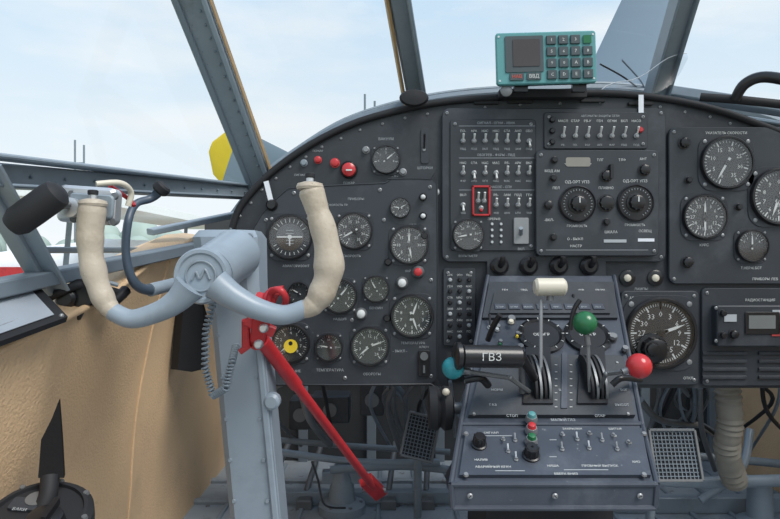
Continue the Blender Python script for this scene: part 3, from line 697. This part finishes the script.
b.tube([at(274,292,.765),at(267,303,.755),at(262,322,.78),at(256,345,.81)],[.008,.010,.011,.009],RD,12)
b.beam(at(264,296,.752),at(258,340,.79),.020,.012,RD);b.beam(at(272,292,.75),at(284,290,.75),.012,.010,RD)
b.beam(at(246,320,.78),at(274,332,.79),.014,.014,RD);b.beam(at(250,345,.80),at(240,352,.80),.008,.006,RD)
b.beam(at(246,320,.78),at(246,346,.79),.010,.010,RD)
for u,v in ((276,312),(264,328),(259,344)): b.lathe(face(u,v,.765),[(.006,0),(.006,.005),(.004,.008)],ST,14)
b.tube([at(283,310,.75),at(286,299,.735),at(280,290,.73),at(271,293,.745),at(268,312,.745)],.0042,RD,10)
b.beam(at(366,480,1.26),at(380,494,1.30),.03,.02,RD);b.cyl(at(362,490,1.29),at(386,490,1.29),.006,STD)
b.obj('control_lock_rod')

# ================= LEFT SIDE ITEMS
b=B();a=at(20,220,.68);c=at(52,197,.68);dv=(c-a).normalized()
Mx=Matrix.Translation(a-dv*.014)@dv.to_track_quat('Z','Y').to_matrix().to_4x4()
b.lathe(Mx,[(.006,0),(.013,.003),(.017,.012),(.0175,.03),(.0175,.058),(.016,.067),(.010,.072),(.001,.073)],BKM,28)
b.tube([at(48,208,.68),at(60,205,.70),at(72,205,.74)],.005,BK,10);b.obj('cockpit_fan')
b=B()
b.plate(face(93,206,.76,-4),.072,.046,.02,ST,r=.008,c=.004);b.plate(face(92,206,.738,-4),.055,.03,.004,GYM,r=.006,c=.002)
for u,v in ((72,194),(115,196),(74,219),(114,222)): b.lathe(face(u,v,.74),[(.005,0),(.004,.003)],STD,10)
b.lathe(face(73,208,.735),[(.012,0),(.012,.01),(.006,.012)],ST,18)
b.tube([at(96,184,.78),at(120,183,.80),at(131,192,.82),at(128,206,.82)],.004,IV,10)
b.tube([at(110,186,.8),at(130,200,.83),at(134,206,.83)],.003,RD,8);b.tube([at(80,225,.77),at(92,235,.8),at(100,222,.8)],.004,BK,8);b.obj('fan_bracket')
b=B();b.tube([at(163,187,.9),at(152,198,.9),at(136,204,.88),at(128,222,.86),at(126,255,.86),at(134,282,.87),at(150,290,.9),at(172,284,.95)],[.009,.006,.0055,.006,.006,.007,.008,.008],mat('lamp_hose',(.06,.085,.12),.4),12,8)
b.cyl(at(165,185,.9),at(158,192,.9),.0125,BKM,c=.003);b.cyl(at(150,290,.9),at(174,284,.95),.010,GY);b.obj('gooseneck_lamp')
b=B();b.lathe(face(85,293,.83,0),[(.020,0),(.020,.014),(.016,.018)],BK,22);b.lathe(face(70,298,.82),[(.014,0),(.014,.012),(.01,.016)],BK,18)
b.tube([at(45,300,.8),at(60,292,.8),at(85,285,.82),at(125,295,.88)],.006,BKM,10);b.tube([at(92,300,.82),at(110,303,.85),at(126,290,.88)],.008,BK,10)
b.tube([at(85,305,.82),at(78,318,.8)],.004,BK);b.tube([at(40,270,.84),at(60,275,.84),at(90,278,.84),at(118,285,.86)],.003,GYM,8);b.obj('window_latch')
b=B()
p00,p10,p11,p01=at(-30,358,.60),at(66,322,.72),at(34,288,.78),at(-40,306,.66)
X=(p10-p00).normalized();Z=X.cross(p01-p00).normalized()
def slab(c4,t,m,off=0):
    P=[p+Z*off for p in c4];Q=[p+Z*t for p in P];b.add(P+Q,[(3,2,1,0),(4,5,6,7)]+[(k,(k+1)%4,(k+1)%4+4,k+4) for k in range(4)],m)
slab([p00,p10,p11,p01],.008,BKM)
ce=(p00+p10+p11+p01)/4
slab([ce+(p-ce)*.74 for p in (p00,p10,p11,p01)],.001,CARD,.008)
for p in (p00,p10,p11,p01): b.ball(ce+(p-ce)*.88+Z*.008,.003,SCW,8)
for k in range(5):
    a=p00.lerp(p01,.28+k*.11);c=p10.lerp(p11,.28+k*.11);b.beam(a.lerp(c,.25)+Z*.0092,a.lerp(c,.7)+Z*.0092,.0004,.0006,WHD)
b.obj('placard_holder')
b=B();vs=[at(184,300,1.26),at(202,298,1.30),at(208,318,1.30),at(207,368,1.33),at(192,372,1.32),at(178,370,1.27)]
b.add(vs+[q+Vector((-.02,.012,0)) for q in vs],[tuple(range(6)),tuple(reversed(range(6,12)))]+[(k,(k+1)%6,(k+1)%6+6,k+6) for k in range(6)],BKM);b.obj('map_pocket')
b=B();p=at(38,520,.66);Mx=Matrix.Translation(p)@Matrix.Rotation(math.radians(20),4,'X')@Matrix.Rotation(math.radians(6),4,'Y')
b.lathe(Mx,[(.045,-.12),(.050,-.03),(.056,-.01),(.056,.004),(.050,.010),(.046,.010),(.045,.006),(.0001,.006)],BKM,40)
for k in range(8):
    q=k*math.pi/4;b.lathe(Mx@Matrix.Translation((.051*math.cos(q),.051*math.sin(q),.008)),[(.004,0),(.003,.003)],STD,8)
b.lathe(Mx@Matrix.Translation((.015,-.012,.006)),[(.02,0),(.018,.012),(.012,.014)],BK,20);b.plate(Mx@Matrix.Translation((-.02,.012,.006)),.03,.018,.004,PB2,r=.003);b.lathe(Mx@Matrix.Translation((-.012,.02,.009)),[(.011,0),(.011,.002)],STD,18)
b.text(Mx@Matrix.Translation((-.02,.002,.0105)),'БАКИ',.004,WHD);b.plate(Mx@Matrix.Translation((.02,-.008,.02)),.006,.03,.008,BK,r=.002)
b.cyl(p-Vector((0,0,.1)),Vector((p.x,p.y,0)),.03,BKM);b.obj('fuel_selector_valve')
b=B();vs=[at(59,400,.72),at(62,440,.71),at(64,478,.69),at(38,478,.68),at(41,440,.70),at(52,418,.715)]
b.add(vs+[q+Vector((-.004,.01,0)) for q in vs],[tuple(range(6)),tuple(reversed(range(6,12)))]+[(k,(k+1)%6,(k+1)%6+6,k+6) for k in range(6)],mat('strap_leather',(.012,.012,.013),.9,spec=.1,bump=.3))
b.tube([at(50,476,.69),at(48,495,.68),at(40,515,.67)],.010,BKM);b.obj('leather_strap')

# ================= UNDER PANEL
b=B()
for (pts,r,m) in (
 ([(280,452,1.5),(360,462,1.5),(440,462,1.5)],.009,GY),([(280,440,1.6),(350,446,1.6),(450,452,1.6)],.008,GYM),
 ([(300,385,1.3),(310,420,1.35),(330,445,1.45)],.008,STD),([(395,385,1.3),(388,410,1.4),(400,450,1.5)],.006,STD),
 ([(450,470,1.5),(400,466,1.5),(330,470,1.48)],.010,GYM)):
    b.tube([at(*p) for p in pts],r,m,10)
p=at(342,500,1.55);M=Matrix.Translation((p.x,p.y,0))
b.lathe(M,[(.06,0),(.06,.02),(.035,.03),(.028,.09),(.02,.12)],GY,24);b.beam((p.x-.05,p.y,.09),(p.x+.05,p.y,.09),.03,.03,GY)
for k in range(6):
    q=k*math.pi/3;b.lathe(Matrix.Translation((p.x+.048*math.cos(q),p.y+.048*math.sin(q),.02)),[(.006,0),(.005,.006)],STD,6)
b.beam((p.x-.3,p.y+.05,.02),(p.x+.4,p.y+.05,.02),.03,.03,GY,up=(0,0,1))
for dx in (-.2,-.1,.12,.22): b.cyl((p.x+dx,p.y+.05,.03),(p.x+dx+.02,p.y+.25,.10),.008,STD);b.plate(Matrix.Translation((p.x+dx,p.y+.02,0)),.04,.03,.025,STD,c=.004)
b.obj('rudder_linkage')
def pedal(u,v,w_,h_,d,rot=0):
    b=B();M=face(u,v,d,rot)@Matrix.Rotation(math.radians(-20),4,'X')
    for x in (-w_/2,w_/2): b.plate(M@Matrix.Translation((x,0,0)),.006,h_,.010,STD,c=.001)
    for y in (-h_/2,h_/2): b.plate(M@Matrix.Translation((0,y,0)),w_,.006,.010,STD,c=.001)
    b.plate(M,w_,h_,.003,BKM)
    k=-w_/2
    while k<w_/2: b.plate(M@Matrix.Translation((k,0,.003)),.0018,h_,.003,GYD);k+=.008
    k=-h_/2
    while k<h_/2: b.plate(M@Matrix.Translation((0,k,.003)),w_,.0018,.003,GYD);k+=.008
    pp=M.translation;b.tube([pp+Vector((0,.01,0)),pp+Vector((0,.09,-.05)),pp+Vector((0,.12,-pp.z+.02))],.010,GYM,10)
    b.obj('rudder_pedal')
pedal(420,437,.070,.095,1.35,-14);pedal(674,455,.095,.10,1.25)
b=B();p=[at(727,385,1.3),at(730,420,1.3),at(727,450,1.32),at(735,482,1.36)]
b.tube(p,.026,WOOD,16,12,lambda t:1+.09*math.sin(t*2*math.pi*16));b.obj('air_duct_hose')
b=B()
b.tube([at(640,478,1.4),at(700,482,1.4),at(800,480,1.4)],.014,GY,12);b.tube([at(650,455,1.5),at(720,458,1.5),at(800,466,1.5)],.010,GYM,12)
q=at(760,500,1.45);b.lathe(Matrix.Translation((q.x,q.y,0)),[(.05,0),(.05,.02),(.03,.03),(.026,.12)],GY,20);b.tube([at(700,500,1.45),at(740,470,1.45),at(750,430,1.5)],.010,GY,10)
b.tube([at(640,400,1.35),at(660,420,1.4),at(700,425,1.5)],.008,STD);b.tube([at(700,388,1.3),at(702,430,1.4),at(715,470,1.5)],.006,STD)
b.beam((.45,1.55,.02),(1.05,1.55,.02),.03,.04,GY,up=(0,0,1));b.obj('rudder_linkage')
b=B()
for i in range(30):
    u=random.uniform(285,470) if i<16 else random.uniform(640,790)
    pts=[at(u,381,1.32),at(u+random.uniform(-25,25),400+random.uniform(0,15),1.4),at(u+random.uniform(-40,40),432+random.uniform(0,20),1.7)]
    b.tube(pts,random.uniform(.002,.006),random.choice([BKM,STD,GYD]),8)
b.obj('wiring_harness')
b=B()
for u,v,w_,h_,d in ((330,410,.10,.07,1.55),(372,400,.06,.08,1.5),(300,415,.06,.08,1.6)): b.plate(face(u,v,d),w_,h_,.07,PB2,r=.006,c=.003,z0=-.07);b.lathe(face(u,v,d),[(.018,0),(.018,.006)],STD,14)
b.obj('avionics_box')
b=B();b.tube([at(312,462,1.2),at(318,480,1.25),at(325,505,1.35),at(345,508,1.45)],.0025,BK,8);b.obj('loose_cable')

# ================= CAMERA
cd=bpy.data.cameras.new('camera');cd.sensor_width=36;cd.sensor_fit='HORIZONTAL';cd.lens=F/780*36;cd.clip_start=.02;cd.clip_end=1500
co=bpy.data.objects.new('camera',cd);S.collection.objects.link(co);co.location=(0,0,H);co.rotation_euler=(math.radians(90),0,0)
S.camera=co
